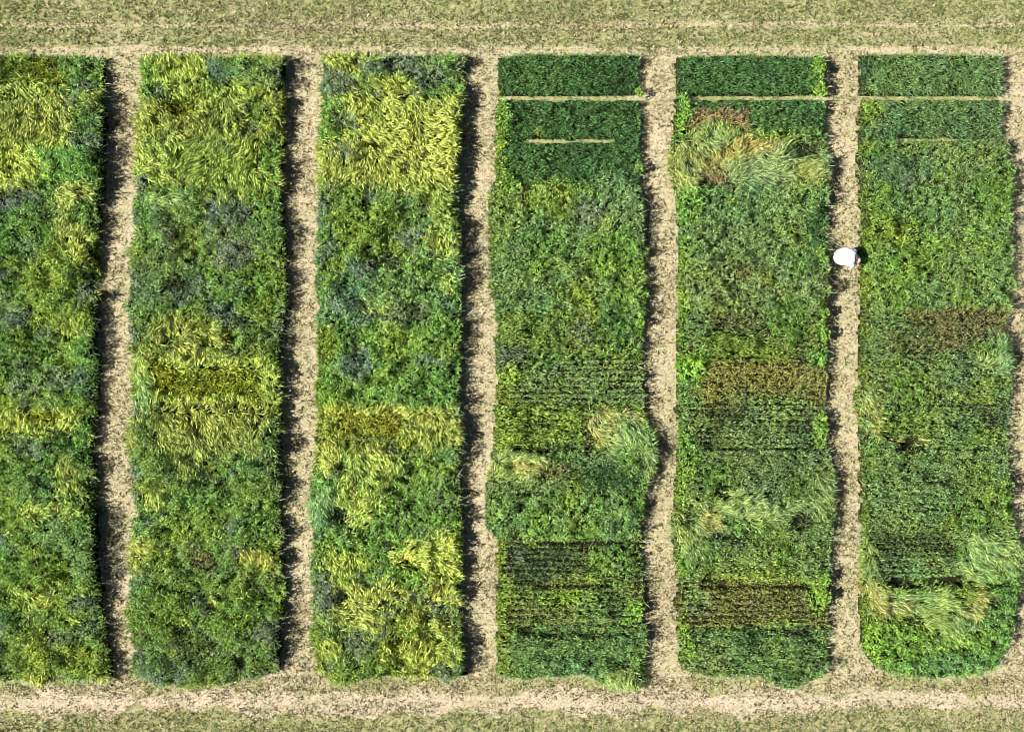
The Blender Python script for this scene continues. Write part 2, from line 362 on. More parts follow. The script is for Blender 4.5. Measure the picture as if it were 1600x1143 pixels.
# narrow gaps between neighbouring plots: (x0, x1, y, half height, remaining height)
GAPS = [
 (774,1008,146.5,2.7,0.0),(1074,1296,146.5,2.7,0.0),(1350,1575,146.5,2.7,0.0),
 (800,975,214.5,2.0,0.03),(1400,1565,212.5,2.0,0.03),(1356,1400,214,2.5,0.2),(1195,1290,216,1.5,0.4),
 (0,90,147,2.0,0.45),(240,420,147,2.2,0.4),(560,690,222,1.6,0.5),(230,430,636,1.8,0.35),(240,420,288,1.5,0.5),
 (820,1000,633,3.0,0.2),(815,870,697,4.0,0.2),(830,990,848,4.0,0.2),(815,960,914,3.2,0.2),(800,990,987,4.5,0.15),
 (1110,1225,771,4.0,0.15),(1095,1125,697,5,0.2),(1090,1280,914,4.0,0.15),(1155,1280,986,3.6,0.2),(1180,1270,561,2.0,0.4),
 (1400,1462,696,4.5,0.1),(1392,1525,912,4.0,0.08),(1540,1590,914,2.5,0.3),(1500,1560,632,3,0.4),
 (1500,1530,695,3,0.3),(1445,1470,560,2,0.5),
]
# plots whose drill rows still show: (strip, plot) -> depth of the furrows
for s_ in (3, 4, 5):                            # faint seams where sown plots meet
    for r_ in range(2, 14):
        e_ = EDGES[s_][0]; q_ = rng.uniform(0.0, 0.22, 2)
        GAPS.append((e_[1] + 225 * q_[0], e_[2] - 225 * q_[1], ROWS[r_] + rng.uniform(-1.5, 1.5), rng.uniform(0.5, 1.3), rng.uniform(0.35, 0.6)))
FURROWS = {(3,4):0.10,(3,5):0.10,(3,6):0.16,(4,6):0.2,(4,7):0.18,(4,9):0.14,(4,10):0.12,(5,4):0.08,(5,7):0.14,(5,9):0.12,(5,10):0.12,(5,1):0.08,(4,1):0.08,(3,1):0.08,(3,2):0.08,(3,13):0.12,(4,13):0.12,(3,9):0.1,(3,7):0.42,(3,8):0.24,(3,11):0.42,(3,12):0.34,(4,8):0.34,(4,12):0.38,(4,11):0.16,(5,8):0.22,(5,11):0.34,(3,0):0.08,(4,0):0.08,(1,7):0.12,(5,6):0.18}

RS = 2.0                                       # raster cell, in photo pixels
gx = np.arange(-70, 1640, RS); gy = np.arange(60, 1104, RS)
GX, GY = np.meshgrid(gx, gy)
wx = GX + 14 * fbm(GX, GY, 40, 1) + 5 * noise(GX, GY, 8, 2)
wy = GY + 9 * fbm(GX, GY, 36, 3) + 4 * noise(GX, GY, 8, 4)
soft = fbm(GX, GY, 11, 5, 2)
soft_f = fbm(GX, GY, 26, 6, 3)
row_lines = np.array(ROWS, dtype=float)
rowi = np.clip(np.searchsorted(row_lines, GY + 1.2 * noise(GX, GY, 20, 9), side='right') - 1, 0, 13)
strip = np.full(GX.shape, -1)
inside = np.full(GX.shape, -99.0)              # distance inside the crop edge, in pixels
for s in range(6):
    e = np.array(EDGES[s], dtype=float)
    rough = 2.2 + 2.6 * (s < 3)
    el = np.interp(GY, e[:, 0], e[:, 1]) + rough * fbm(GY, GX * 0 + s * 50, 26, 21) + 3.2 * noise(GY, GX * 0 + s * 9, 8, 22)
    er = np.interp(GY, e[:, 0], e[:, 2]) + rough * 1.2 * fbm(GY, GX * 0 + s * 70, 30, 23) + 3.8 * noise(GY, GX * 0 + s * 9, 9, 24)
    bt = np.array(BOTTOM[s], dtype=float)
    eb = np.interp(GX, bt[:, 0], bt[:, 1]) + 3.5 * fbm(GX, GY * 0, 22, 25)
    et = TOP[s] + 1.5 * noise(GX, GY * 0, 9, 26)
    d = np.minimum(np.minimum(GX - el, er - GX), np.minimum(GY - et, eb - GY))
    near = (GX > e[:, 1].min() - 30) & (GX < e[:, 2].max() + 30)
    strip = np.where(near, s, strip)
    inside = np.where(near, d, inside)
inside = inside + 2.4 * noise(GX, GY, 5, 27) + 2.6 * fbm(GX, GY, 15, 28)
kind = np.zeros(GX.shape, dtype=int)
for s in range(6):
    for r in range(14):
        kind[(strip == s) & (rowi == r)] = KI[BASE[s][r]]
lodge = 60 * fbm(GX, GY, 120, 31) - 60         # degrees
# self-sown mixing: wisps of barley and of flowering vetch all through the vetch plots
f1 = fbm(GX + 500, GY, 46, 7, 4); f2 = fbm(GX, GY + 700, 40, 8, 4); f3 = fbm(GX + 300, GY + 300, 60, 10, 4)
v_ = np.isin(kind, [KI['V'], KI['T']]) & (strip < 3)
kind[v_ & (f1 > 0.16)] = KI['T']; kind[v_ & (f1 > 0.42 + 0.15 * ((GY > 900) & (strip == 1)))] = KI['Y']; kind[v_ & (f2 > 0.26)] = KI['F']; kind[v_ & (f3 > 0.22)] = KI['C']
v_ = np.isin(kind, [KI['C'], KI['M'], KI['V']]) & (strip >= 3)
kind[v_ & (f1 > 0.22)] = KI['V']; kind[v_ & (f2 > 0.30)] = KI['C']; kind[v_ & (f1 < -0.36)] = KI['T']
for (x, y, hx, hy, k, a) in P:
    q = ((wx - x) / hx) ** 2 + ((wy - y) / hy) ** 2
    box = k in 'KRQOy'; k = k.upper()
    if box: q = np.maximum(np.abs(wx - x) / hx, np.abs(wy - y) / hy) ** 2 * 1.05
    q = q + (0.75 * soft + 0.35 * soft_f) * (0.25 if box else 1.0) * (1.5 if k in 'FLZY' and not box else 1.0)
    m = (q < (0.85 if k == 'F' else 1.05)) & (strip == min(range(6), key=lambda s: abs((EDGES[s][0][1] + EDGES[s][0][2]) / 2 - x)))
    kind[m] = KI[k]
    if a is not None: lodge[m] = a
lodge = lodge + 80 * fbm(GX, GY, 34, 33)

hk = TAB[:, 4][kind]
def blur(a, n):
    for _ in range(2):
        for ax in (0, 1):
            p = np.take(a, np.clip(np.arange(-n, a.shape[ax] + n), 0, a.shape[ax] - 1), axis=ax)
            c = np.cumsum(p, axis=ax)
            c = np.concatenate([np.zeros_like(np.take(c, [0], axis=ax)), c], axis=ax)
            w = 2 * n + 1
            hi = np.take(c, np.arange(w, w + a.shape[ax]), axis=ax); lo = np.take(c, np.arange(0, a.shape[ax]), axis=ax)
            a = (hi - lo) / w
    return a
gapm = np.ones(GX.shape)
for (x0, x1, y, hh, rem) in GAPS:
    hh = hh * (1.35 if (rem < 0.01 or rem > 0.3) else 1.75) + 0.6
    yy = y + 2.0 * fbm(GX, GY * 0 + y, 60, 51)
    hloc = hh * (1 + 0.35 * noise(GX, GY * 0 + y, 16, 52))
    if rem > 0.01: hloc = hloc * np.clip(0.9 + 0.9 * noise(GX, GY * 0 + y, 28, 53), 0.1, 1.25)
    dd = np.abs(GY - yy)
    f = np.clip((dd - hloc) / 2.0, 0, 1)
    ends = np.clip(np.minimum(GX - x0, x1 - GX) / (10.0 if rem > 0 else 3.0), 0, 1)
    v = rem + (1 - rem) * f
    gapm = np.minimum(gapm, 1 - ends * (1 - v))
H0 = blur(hk, 3)
wild = np.isin(kind, [KI[c] for c in 'VCFTU']).astype(float)
wild = blur(wild, 3)
clump = fbm(GX, GY, 22, 61, 3)
clump2 = fbm(GX, GY, 62, 65, 2)
tuftn = noise(GX, GY, 6.0, 67)
pocket = np.clip((-0.10 - fbm(GX, GY, 15, 69, 3)) * 9, 0, 1)
big_pocket = np.clip((-0.16 - fbm(GX, GY, 44, 73, 4)) * 9, 0, 1) * wild
H0 = H0 * (1 - (0.28 + 0.16 * wild) * pocket) * (1 - 0.26 * big_pocket)
HM = H0 * (1 + (0.07 + 0.62 * wild) * clump + (0.05 + 0.36 * wild) * clump2 + (0.12 + 0.10 * wild) * tuftn)
FUR = np.zeros(GX.shape); DRILL = np.zeros(GX.shape)
for (s, r), dep in FURROWS.items():
    ph = (GY - row_lines[r]) / ((row_lines[r + 1] - row_lines[r]) / 8.0)
    fur = 0.5 + 0.5 * np.cos(2 * np.pi * ph + 0.6 * noise(GX, GY, 40, 71))
    fur = fur ** 2 * (0.75 + 0.5 * noise(GX, GY, 14, 72))
    HM = np.where((strip == s) & (rowi == r), HM * (1 - dep * fur * 1.5), HM)
    FUR = np.where((strip == s) & (rowi == r), np.clip(dep * fur * 3.0 * np.clip(0.9 + 0.9 * fbm(GX, GY, 30, 75), 0.2, 1.3), 0, 0.9), FUR)
    DRILL = np.where((strip == s) & (rowi == r) & ~np.isin(kind, [KI[c] for c in 'LZWYV']), dep, DRILL)
edge = np.clip(inside / (7.0 + 7.0 * wild), 0, 1)
HM = np.clip(HM, 0.28 * H0, 1.5 * H0)
HM = HM * gapm * (0.55 + 0.45 * edge ** 0.7) * (1 + 0.08 * (strip < 3))
HM = np.where(inside < 0, 0.0, HM)

def samp(a, px, py, bil=True):
    fx = np.clip((px - gx[0]) / RS, 0, a.shape[1] - 1.001); fy = np.clip((py - gy[0]) / RS, 0, a.shape[0] - 1.001)
    if not bil:
        return a[np.round(fy).astype(int).clip(0, a.shape[0] - 1), np.round(fx).astype(int).clip(0, a.shape[1] - 1)]
    ix = fx.astype(int); iy = fy.astype(int); fx = fx - ix; fy = fy - iy
    return (a[iy, ix] * (1 - fx) + a[iy, ix + 1] * fx) * (1 - fy) + (a[iy + 1, ix] * (1 - fx) + a[iy + 1, ix + 1] * fx) * fy

# ------------------------------------------------------------------ blades
def blades(px, py, z, az, el, ln, wd, arch, col):
    """one folded lens-shaped blade each: 4 vertices, 2 triangles"""
    k = (1 - 0.8 / CAM_H) / PPM
    x = (px - 800) * k; y = (571.5 - py) * k
    n = len(x)
    ce, se = np.cos(el), np.sin(el)
    dx, dy, dz = np.cos(az) * ce, np.sin(az) * ce, se
    sx, sy = -np.sin(az), np.cos(az)
    roll = rng.uniform(-1.1, 1.1, n)
    cr, sr = np.cos(roll), np.sin(roll)
    v = np.empty((n, 4, 3), dtype=np.float32)
    v[:, 0, 0] = x; v[:, 0, 1] = y; v[:, 0, 2] = z
    mx = x + dx * ln * 0.5; my = y + dy * ln * 0.5; mz = z + dz * ln * 0.5 + arch * ln
    hw = wd * 0.5
    v[:, 1, 0] = mx + sx * hw * cr; v[:, 1, 1] = my + sy * hw * cr; v[:, 1, 2] = mz + sr * hw
    v[:, 3, 0] = mx - sx * hw * cr; v[:, 3, 1] = my - sy * hw * cr; v[:, 3, 2] = mz - sr * hw
    v[:, 2, 0] = x + dx * ln; v[:, 2, 1] = y + dy * ln; v[:, 2, 2] = z + dz * ln - arch * ln * 0.6
    v[:, :, 2] = np.maximum(v[:, :, 2], 0.012)
    i = np.arange(n) * 4
    f = np.empty((n * 2, 3), dtype=np.int32)
    f[0::2] = np.stack([i, i + 1, i + 3], 1)
    f[1::2] = np.stack([i + 1, i + 2, i + 3], 1)
    c = np.repeat(col.astype(np.float32), 4, axis=0)
    return v.reshape(-1, 3), f, c

tr_ = np.random.default_rng(21)
PLOT_TONE = np.ones((14, 6, 3)) * tr_.uniform(0.86, 1.14, (14, 6, 1)) * (1 + tr_.uniform(-0.07, 0.07, (14, 6, 3)))
PLOT_TONE[:2, 3:] = 1.0
def grow(px, py):
    """blades of whatever grows at these places"""
    n = len(px)
    j = rng.normal(0, 3.6, (2, n))
    k = samp(kind, px + j[0], py + j[1], False)
    h = samp(HM, px, py); ins = samp(inside, px, py)
    T = TAB[k]
    keep = (rng.random(n) * 2500 < T[:, 10] * np.where(ins < 7, 1.7, 0.88 * np.clip(0.90 + 0.85 * noise(px, py, 4.6, 301), 0.15, 1.6)) * (1 - samp(FUR, px, py))) & (h > 0.07)
    px, py, k, h, ins, T = px[keep], py[keep], k[keep], h[keep], ins[keep], T[keep]
    n = len(px)
    az0 = np.radians(samp(lodge, px, py))
    coh = T[:, 9]
    az = az0 + rng.normal(0, 1, n) * (0.10 + 3.0 * (1 - coh) ** 1.2) + 0.35 * noise(px, py, 9, 81)
    # each tuft of loose growth leans its own way
    cx_ = np.floor((px + 3 * noise(px, py, 9, 311)) / 4.2); cy_ = np.floor((py + 3 * noise(px, py, 9, 313)) / 4.2)
    tuft = hash2(cx_, cy_, 77); tuft2 = hash2(cx_, cy_, 78)
    az = np.where(coh < 0.5, tuft * 2 * np.pi + rng.normal(0, 0.75, n), az)
    drill = samp(DRILL, px, py, False)
    in_row = rng.random(n) < np.clip(drill * 4, 0, 0.9)
    az = np.where(in_row, np.where(rng.random(n) < 0.5, 0, np.pi) + rng.normal(0, 0.4, n), az)
    # at the edges plants lean out over the path
    dl = samp(inside, px - 6, py) < 0; dr = samp(inside, px + 6, py) < 0
    du = (samp(inside, px, py - 6) < 0) & ~dl & ~dr; db_ = (samp(inside, px, py + 6) < 0) & ~dl & ~dr
    lean_out = rng.random(n) < 0.5
    az = np.where(dl & lean_out, np.pi + rng.normal(0, 0.5, n), az)
    az = np.where(dr & lean_out, rng.normal(0, 0.5, n), az)
    az = np.where(du & lean_out, np.pi / 2 + rng.normal(0, 0.6, n), az)
    az = np.where(db_ & lean_out, -np.pi / 2 + rng.normal(0, 0.6, n), az)
    el = np.radians((0.55 * rng.uniform(0, 1, n) + 0.45 * tuft2) * (T[:, 8] - T[:, 7]) + T[:, 7])
    ln = T[:, 5] * rng.uniform(0.6, 1.35, n)
    wd = T[:, 6] * rng.uniform(0.65, 1.3, n)
    ln = ln * (1 - 0.25 * np.clip(drill * 4, 0, 1))
    stray = (dr & (rng.random(n) < 0.035)) | ((dl | du | db_) & (rng.random(n) < 0.02))           # stalks reaching over the path
    ln = np.where(stray, rng.uniform(0.25, 0.45, n), ln); wd = np.where(stray, 0.022, wd); el = np.where(stray, rng.uniform(0.1, 0.8, n), el)
    ln = np.minimum(ln, 0.25 + h)
    u = 1 - 0.65 * rng.random(n) ** 1.2
    u = np.where((ins < 7) & (rng.random(n) < 0.55), rng.uniform(0.1, 1, n), u)
    z = h * u - np.sin(el) * ln * 0.75
    arch = rng.uniform(0.02, 0.16, n)
    # colours: kind, patch by patch drift, blade by blade
    lum = np.where(rng.random(n) < 0.38, rng.uniform(1.2, 1.9, n), rng.uniform(0.25, 0.95, n))  # natural leaf variety, widened in colour to imitate crisp highlights
    col = T[:, :3] * (1 + (lum[:, None] - 1) * T[:, 3:4] * 1.5)
    drift = fbm(px, py, 70, 91, 3)
    drift2 = fbm(px, py, 28, 95, 2)
    calm = np.where(np.isin(k, [KI['Y'], KI['D']]), 0.4, 1.0); drift = drift * calm; drift2 = drift2 * calm
    tone = PLOT_TONE[np.clip(np.searchsorted(row_lines, py, side='right') - 1, 0, 13), samp(strip, px, py, False).clip(0)]
    col = col * tone
    col[:, 0] *= 1 + 0.34 * drift + 0.22 * drift2 + rng.normal(0, 0.08, n)
    col[:, 1] *= 1 + 0.14 * drift + 0.12 * drift2
    col[:, 2] *= 1 - 0.30 * drift + rng.normal(0, 0.08, n)
    col *= (0.84 + 0.32 * tuft2)[:, None]        # lighter and darker tufts, for more contrast
    # tip-dried and flowering pieces
    fl = (k == KI['F']) & (rng.random(n) < 0.10)
    col[fl] = np.array([0.33, 0.33, 0.42]) * rng.uniform(0.5, 1.1, (fl.sum(), 1))
    gy_ = np.isin(k, [KI['V'], KI['C'], KI['M'], KI['S'], KI['U']]) & (rng.random(n) < 0.10)
    col[gy_] = np.array([0.30, 0.38, 0.20]) * rng.uniform(0.7, 1.2, (gy_.sum(), 1))
    dry = np.isin(k, [KI[c] for c in 'OPRZ']) & (rng.random(n) < 0.12)
    col[dry] = np.array([0.46, 0.36, 0.16]) * rng.uniform(0.6, 1.1, (dry.sum(), 1))
    col[stray] = np.array([0.36, 0.42, 0.22]) * rng.uniform(0.7, 1.2, (stray.sum(), 1))
    col = np.clip(col, 0.004, 0.8)
    return px, py, z, az, el, ln, wd, arch, col, k

GROUPS = [('vetch_growth', 'VCFU'), ('flattened_barley', 'YK'), ('cereal_stand', 'DSMOPQT'), ('broadleaf_weeds', 'W'), ('lodged_stems', 'LZ'), ('withered_straw_and_hollows', 'RH')]  # last group: brown straw, plus the dark low blades of the hollows
G_OF = np.zeros(len(CODES), dtype=int)
for gi, (_, cs) in enumerate(GROUPS):
    for c in cs: G_OF[KI[c]] = gi

STRIP_NAME = ['leftmost strip', 'second strip', 'third strip', 'fourth strip', 'fifth strip', 'rightmost strip']
ORD = ['topmost', 'second', 'third', 'fourth', 'fifth', 'sixth', 'seventh', 'eighth', 'ninth', 'tenth', 'eleventh', 'twelfth', 'thirteenth', 'bottom']
LOOK = [
 ['yellow-green barley and dark vetch plot', 'yellow barley plot with dark vetch edge', 'yellow lodged barley thinning into vetch', 'green vetch plot with barley at its edge', 'mixed green plot flecked with yellow barley', 'light green plot shading to dark vetch', 'dark vetch plot with blue-grey bloom', 'dark green vetch plot beside deep shadow', 'yellow barley band across dark vetch', 'dull green vetch plot', 'yellow barley curving through dark vetch', 'olive green tangled plot', 'dark green plot with small barley tuft', 'ragged green plot with lighter tufts'],
 ['yellow-green plot with blue-grey vetch corner', 'bright yellow fanned barley plot', 'yellow barley lying in swirls', 'blue-green vetch plot with lodged stems', 'green vetch plot tinged with yellow', 'vetch plot with greyish blue bloom', 'vetch plot with yellow barley patch', 'dark olive barley block rimmed yellow', 'bright yellow barley tapering to a point', 'dark vetch plot with yellow spike', 'yellowish green tangled plot', 'green plot with yellow tuft at left', 'rich dark green dense plot', 'rich green plot spilling over path'],
 ['green plot mottled with blue-grey vetch', 'golden yellow lodged barley plot', 'yellow barley combed down and right', 'yellow barley fringe above grey vetch', 'vetch plot with blue-grey hollows', 'blue-grey vetch plot with yellow flecks', 'green vetch plot with olive left edge', 'mottled light green and grey plot', 'olive barley block with yellow margin', 'yellow barley tufts in green vetch', 'barley swirl around small dark hollow', 'golden barley on right half', 'bright yellow fallen barley patch left', 'dark vetch plot with yellow corner fan'],
 ['short dark green upright cereal block', 'dark green cereal block with yellow-green edge', 'dark green cereal merging into vetch', 'grey-green vetch plot with olive patch', 'broad tangled grey-green vetch plot', 'tangled vetch plot with blue-green left edge', 'light green plot turning olive', 'green plot with fine dark rows', 'yellow-green plot with stems fallen onto path', 'olive plot with straw-coloured swirl', 'grey-green plot bulging over left path', 'dark plot with clear drill rows', 'olive-brown cereal block', 'dark blue-green tangled block'],
 ['dark green cereal block with weedy corner', 'green cereal block with withered brown patch', 'pale green stems fallen in a swirl', 'green tangled plot with bright weedy edge', 'olive-tinged green tangled plot', 'grey-green dense tangled plot', 'olive green plot with bright right weeds', 'brownish olive ripening block', 'dark thin plot with black gaps', 'grey-green even cereal plot', 'fallen pale stems around brown hole', 'mid green plot with row lines', 'olive rows with bright weeds at right', 'blue-green tangled block'],
 ['bluish dark green cereal block', 'bluish mid green cereal block', 'light grey-green plot with vetch corner', 'light grey-green tangled plot', 'speckled light green plot beside the person', 'speckled grey-green plot spreading right', 'brown ripening block with green left side', 'grey-green plot with pale leaning edge', 'green plot above short black slot', 'grey-green even textured plot', 'fresh green plot with tiny dark hollows', 'dark rows with pale stems fallen right', 'pale yellow-green fallen stems plot', 'green tangled rounded block'],
]

plots = {}
bounds = list(ROWS); bounds[0] = 70; bounds[14] = 1095
nplots = 0
for s in range(6):
    e = np.array(EDGES[s], dtype=float)
    x0, x1 = e[:, 1].min() - 12, e[:, 2].max() + 12
    for r in range(14):
        y0, y1 = bounds[r], bounds[r + 1]
        area = (x1 - x0) * (y1 - y0) / PPM ** 2
        n = int(area * 2500)
        px = rng.uniform(x0, x1, n); py = rng.uniform(y0, y1, n)
        m = samp(inside, px, py) > 0
        g = grow(px[m], py[m])
        cx, cy = W((x0 + x1) / 2, (ROWS[r] + ROWS[r + 1]) / 2, 0.8)
        root = empty('crop_plot')
        root.location = (float(cx), float(cy), 0)
        tag(root, '%s, %s in the %s' % (LOOK[s][r], ORD[r], STRIP_NAME[s]), 'crop plot', 'crop plots in the field')
        # litter and stem mass under the leaves, near-black in place of deep shade
        step = 4.0
        ax = np.arange(x0 - 4, x1 + 4.1, step); ay = np.arange(y0, y1 + 0.01, (y1 - y0) / max(1, round((y1 - y0) / step)))
        AX, AY = np.meshgrid(ax, ay)
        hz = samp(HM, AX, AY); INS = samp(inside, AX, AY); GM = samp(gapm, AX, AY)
        hz = hz * (0.28 + 0.34 * np.clip(1 - INS / 16.0, 0, 1))  # raised along the edges to block light through the stand
        hz = np.where((INS > 2) & (GM > 0.04), np.maximum(hz, 0.035), hz)  # keeps a dark floor in the gaps, painting in their shade
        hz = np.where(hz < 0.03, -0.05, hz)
        kx, ky = W(AX, AY, 0.8)
        v = np.stack([kx - root.location.x, ky - root.location.y, hz], -1).reshape(-1, 3)
        ny, nx = AX.shape
        ii = (np.arange(ny - 1)[:, None] * nx + np.arange(nx - 1)[None, :]).ravel()
        f = np.stack([ii, ii + nx, ii + nx + 1, ii + 1], 1)
        zmax = v[:, 2][f].max(1)
        f = f[zmax > 0]
        u = mesh_np('undergrowth', v, f, LITTER_SHADE, root, smooth=True)
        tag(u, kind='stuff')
        kk = G_OF[g[9]]
        for gi, (gname, _) in enumerate(GROUPS):
            q = kk == gi
            if q.sum() < 12: continue
            v, f, c = blades(*[a[q] for a in g[:9]])
            v[:, 0] -= root.location.x; v[:, 1] -= root.location.y
            o = mesh_np(gname, v, f, LEAF, root, tint=c)
            tag(o, kind='stuff')
            nplots += len(f)
print('crop triangles', nplots)

# ------------------------------------------------------------------ stubble and seedlings on paths and headlands
def scatter_ground(name, px, py, green, label_scale, nb=3):
    n = len(px)
    px = np.repeat(px, nb) + rng.normal(0, 1.0, n * nb); py = np.repeat(py, nb) + rng.normal(0, 1.0, n * nb)
    g = np.repeat(green, nb); sc = np.repeat(label_scale, nb)
    m = n * nb
    az = rng.uniform(0, 2 * np.pi, m); el = np.radians(rng.uniform(5, 70, m))
    ln = rng.uniform(0.04, 0.11, m) * sc; wd = rng.uniform(0.014, 0.032, m) * sc
    gr = np.array([0.14, 0.20, 0.05]); st = np.array([0.46, 0.39, 0.21]); dk = np.array([0.10, 0.085, 0.045])
    t = rng.random(m)
    col = np.where((t < g)[:, None], gr, np.where((rng.random(m) < 0.60)[:, None], st, dk)) * rng.uniform(0.6, 1.4, (m, 1))
    # paths lie at ground level, so undo the canopy-height factor used by blades()
    f_ = 1 / (1 - 0.8 / CAM_H)
    v, f, c = blades(800 + (px - 800) * f_, 571.5 + (py - 571.5) * f_, np.full(m, 0.014), az, el, ln, wd, rng.uniform(0, 0.1, m), np.clip(col, 0.01, 0.7))
    o = mesh_np(name, v, f, STRAW, tint=c)
    return o

def ground_fill(name, x0, x1, y0, y1, dens, gfun, dfun, label, cat):
    n = int((x1 - x0) * (y1 - y0) / PPM ** 2 * dens)
    px = rng.uniform(x0, x1, n); py = rng.uniform(y0, y1, n)
    out = (samp(inside, px, py) < 1) | (py < 66) | (py > 1098) | (px > 1632) | (px < -66)
    px, py = px[out], py[out]
    k = rng.random(len(px)) < dfun(px, py)
    px, py = px[k], py[k]
    o = scatter_ground(name, px, py, gfun(px, py), 0.7 + 0.4 * rng.random(len(px)) + 0.9 * rng.random(len(px)) ** 5)
    return tag(o, label, cat, None, 'stuff')

gp = lambda x, y: np.clip(0.22 + 0.40 * fbm(x, y, 60, 201) + 0.5 * np.exp(-((y - 152) / 11) ** 2) * (x > 960) + 0.6 * np.exp(-((y - 432) / 16) ** 2 - ((x - 1312) / 22) ** 2), 0.03, 0.9)
dp = lambda x, y: np.clip(0.60 + 0.9 * fbm(x, y, 70, 203, 4) + 0.4 * np.exp(-((y - 432) / 16) ** 2 - ((x - 1312) / 22) ** 2), 0.15, 1)
for i, (a, c) in enumerate(PATHS):
    ground_fill('stubble', a - 12, c + 12, 84, 1064, 190, gp, dp,
                'short straw stubble and seedlings on the bare path right of the ' + STRIP_NAME[i], 'stubble')
gt = lambda x, y: np.clip(0.55 + 0.6 * fbm(x, y * 2.5, 120, 205) + 0.12 * np.sin(y / 9.0) + 0.10 * (x - 800) / 800, 0.1, 0.95)
dt = lambda x, y: np.clip(1.0 - 0.65 * np.exp(-((y - 78) / 6) ** 2) - 0.4 * np.exp(-((y - 39 - 3 * np.sin(x / 90)) / 5) ** 2) - 0.1 + 0.7 * fbm(x, y * 2.5, 90, 206, 4), 0.08, 1)
ground_fill('short_grass', -150, 1750, -90, 86, 300, gt, dt, 'short olive grass and stubble on the headland above the plots', 'grass')
gb = lambda x, y: np.clip(0.18 + 0.40 * np.clip((y - 1105) / 30, 0, 1) + 0.35 * fbm(x, y * 2, 90, 207), 0.05, 0.9)
db = lambda x, y: np.clip(0.85 - 0.62 * np.exp(-((y - 1095 - 5 * np.sin(x / 130)) / 11) ** 2) - 0.7 * np.exp(-((y - np.interp(x, [560, 620, 670, 710, 745], [1120, 1122, 1116, 1104, 1092])) / 4.5) ** 2) * ((x > 550) & (x < 750)) + 0.45 * fbm(x, y * 2, 60, 208), 0.06, 1)
ground_fill('short_grass', -150, 1750, 1056, 1240, 290, gb, db, 'patchy short grass along and below the bare dirt track', 'grass')

# ------------------------------------------------------------------ bright leafy weeds standing at plot edges
def weed_meshes(seed):
    r = np.random.default_rng(seed)
    n = 70
    az = r.uniform(0, 2 * np.pi, n); rad = 0.17 * np.sqrt(r.random(n)); z = 0.62 - rad * 1.2 + r.uniform(-0.18, 0.06, n)
    V, F, C = [], [], []
    for i in range(n):
        x, y = rad[i] * math.cos(az[i]), rad[i] * math.sin(az[i])
        a = az[i] + r.normal(0, 0.6); L = r.uniform(0.07, 0.13); w = L * 0.42; e = r.uniform(-0.2, 0.6)
        d = np.array([math.cos(a) * math.cos(e), math.sin(a) * math.cos(e), math.sin(e)]); s = np.array([-math.sin(a), math.cos(a), 0])
        p = np.array([x, y, z[i]])
        pts = [p, p + d * L * .35 + s * w - [0, 0, .01], p + d * L * .45 + [0, 0, .014], p + d * L * .35 - s * w - [0, 0, .01], p + d * L * .75 + s * w * .6 - [0, 0, .012], p + d * L * .75 - s * w * .6 - [0, 0, .012], p + d * L - [0, 0, .02]]
        b = len(V) ; V += pts
        F += [[b, b + 1, b + 2], [b, b + 2, b + 3], [b + 1, b + 4, b + 2], [b + 2, b + 5, b + 3], [b + 2, b + 4, b + 6], [b + 2, b + 6, b + 5]]
        c = np.array([r.uniform(0.17, 0.30), 0.40, 0.05]) * r.uniform(0.5, 1.15); C += [c] * 7
    return np.array(V), np.array(F), np.array(C)

def stem_mesh(seed):
    r = np.random.default_rng(seed); V = []; F = []
    for i in range(7):
        a = r.uniform(0, 6.28); tip = np.array([0.13 * math.cos(a), 0.13 * math.sin(a), 0.55]); rr = 0.008
        b = len(V)
        for q in range(4):
            t = q * math.pi / 2; V.append([rr * math.cos(t), rr * math.sin(t), 0])
        for q in range(4):
            t = q * math.pi / 2; V.append([tip[0] + rr * .5 * math.cos(t), tip[1] + rr * .5 * math.sin(t), tip[2]])
        for q in range(4): F.append([b + q, b + (q + 1) % 4, b + 4 + (q + 1) % 4, b + 4 + q])
    return np.array(V), np.array(F)

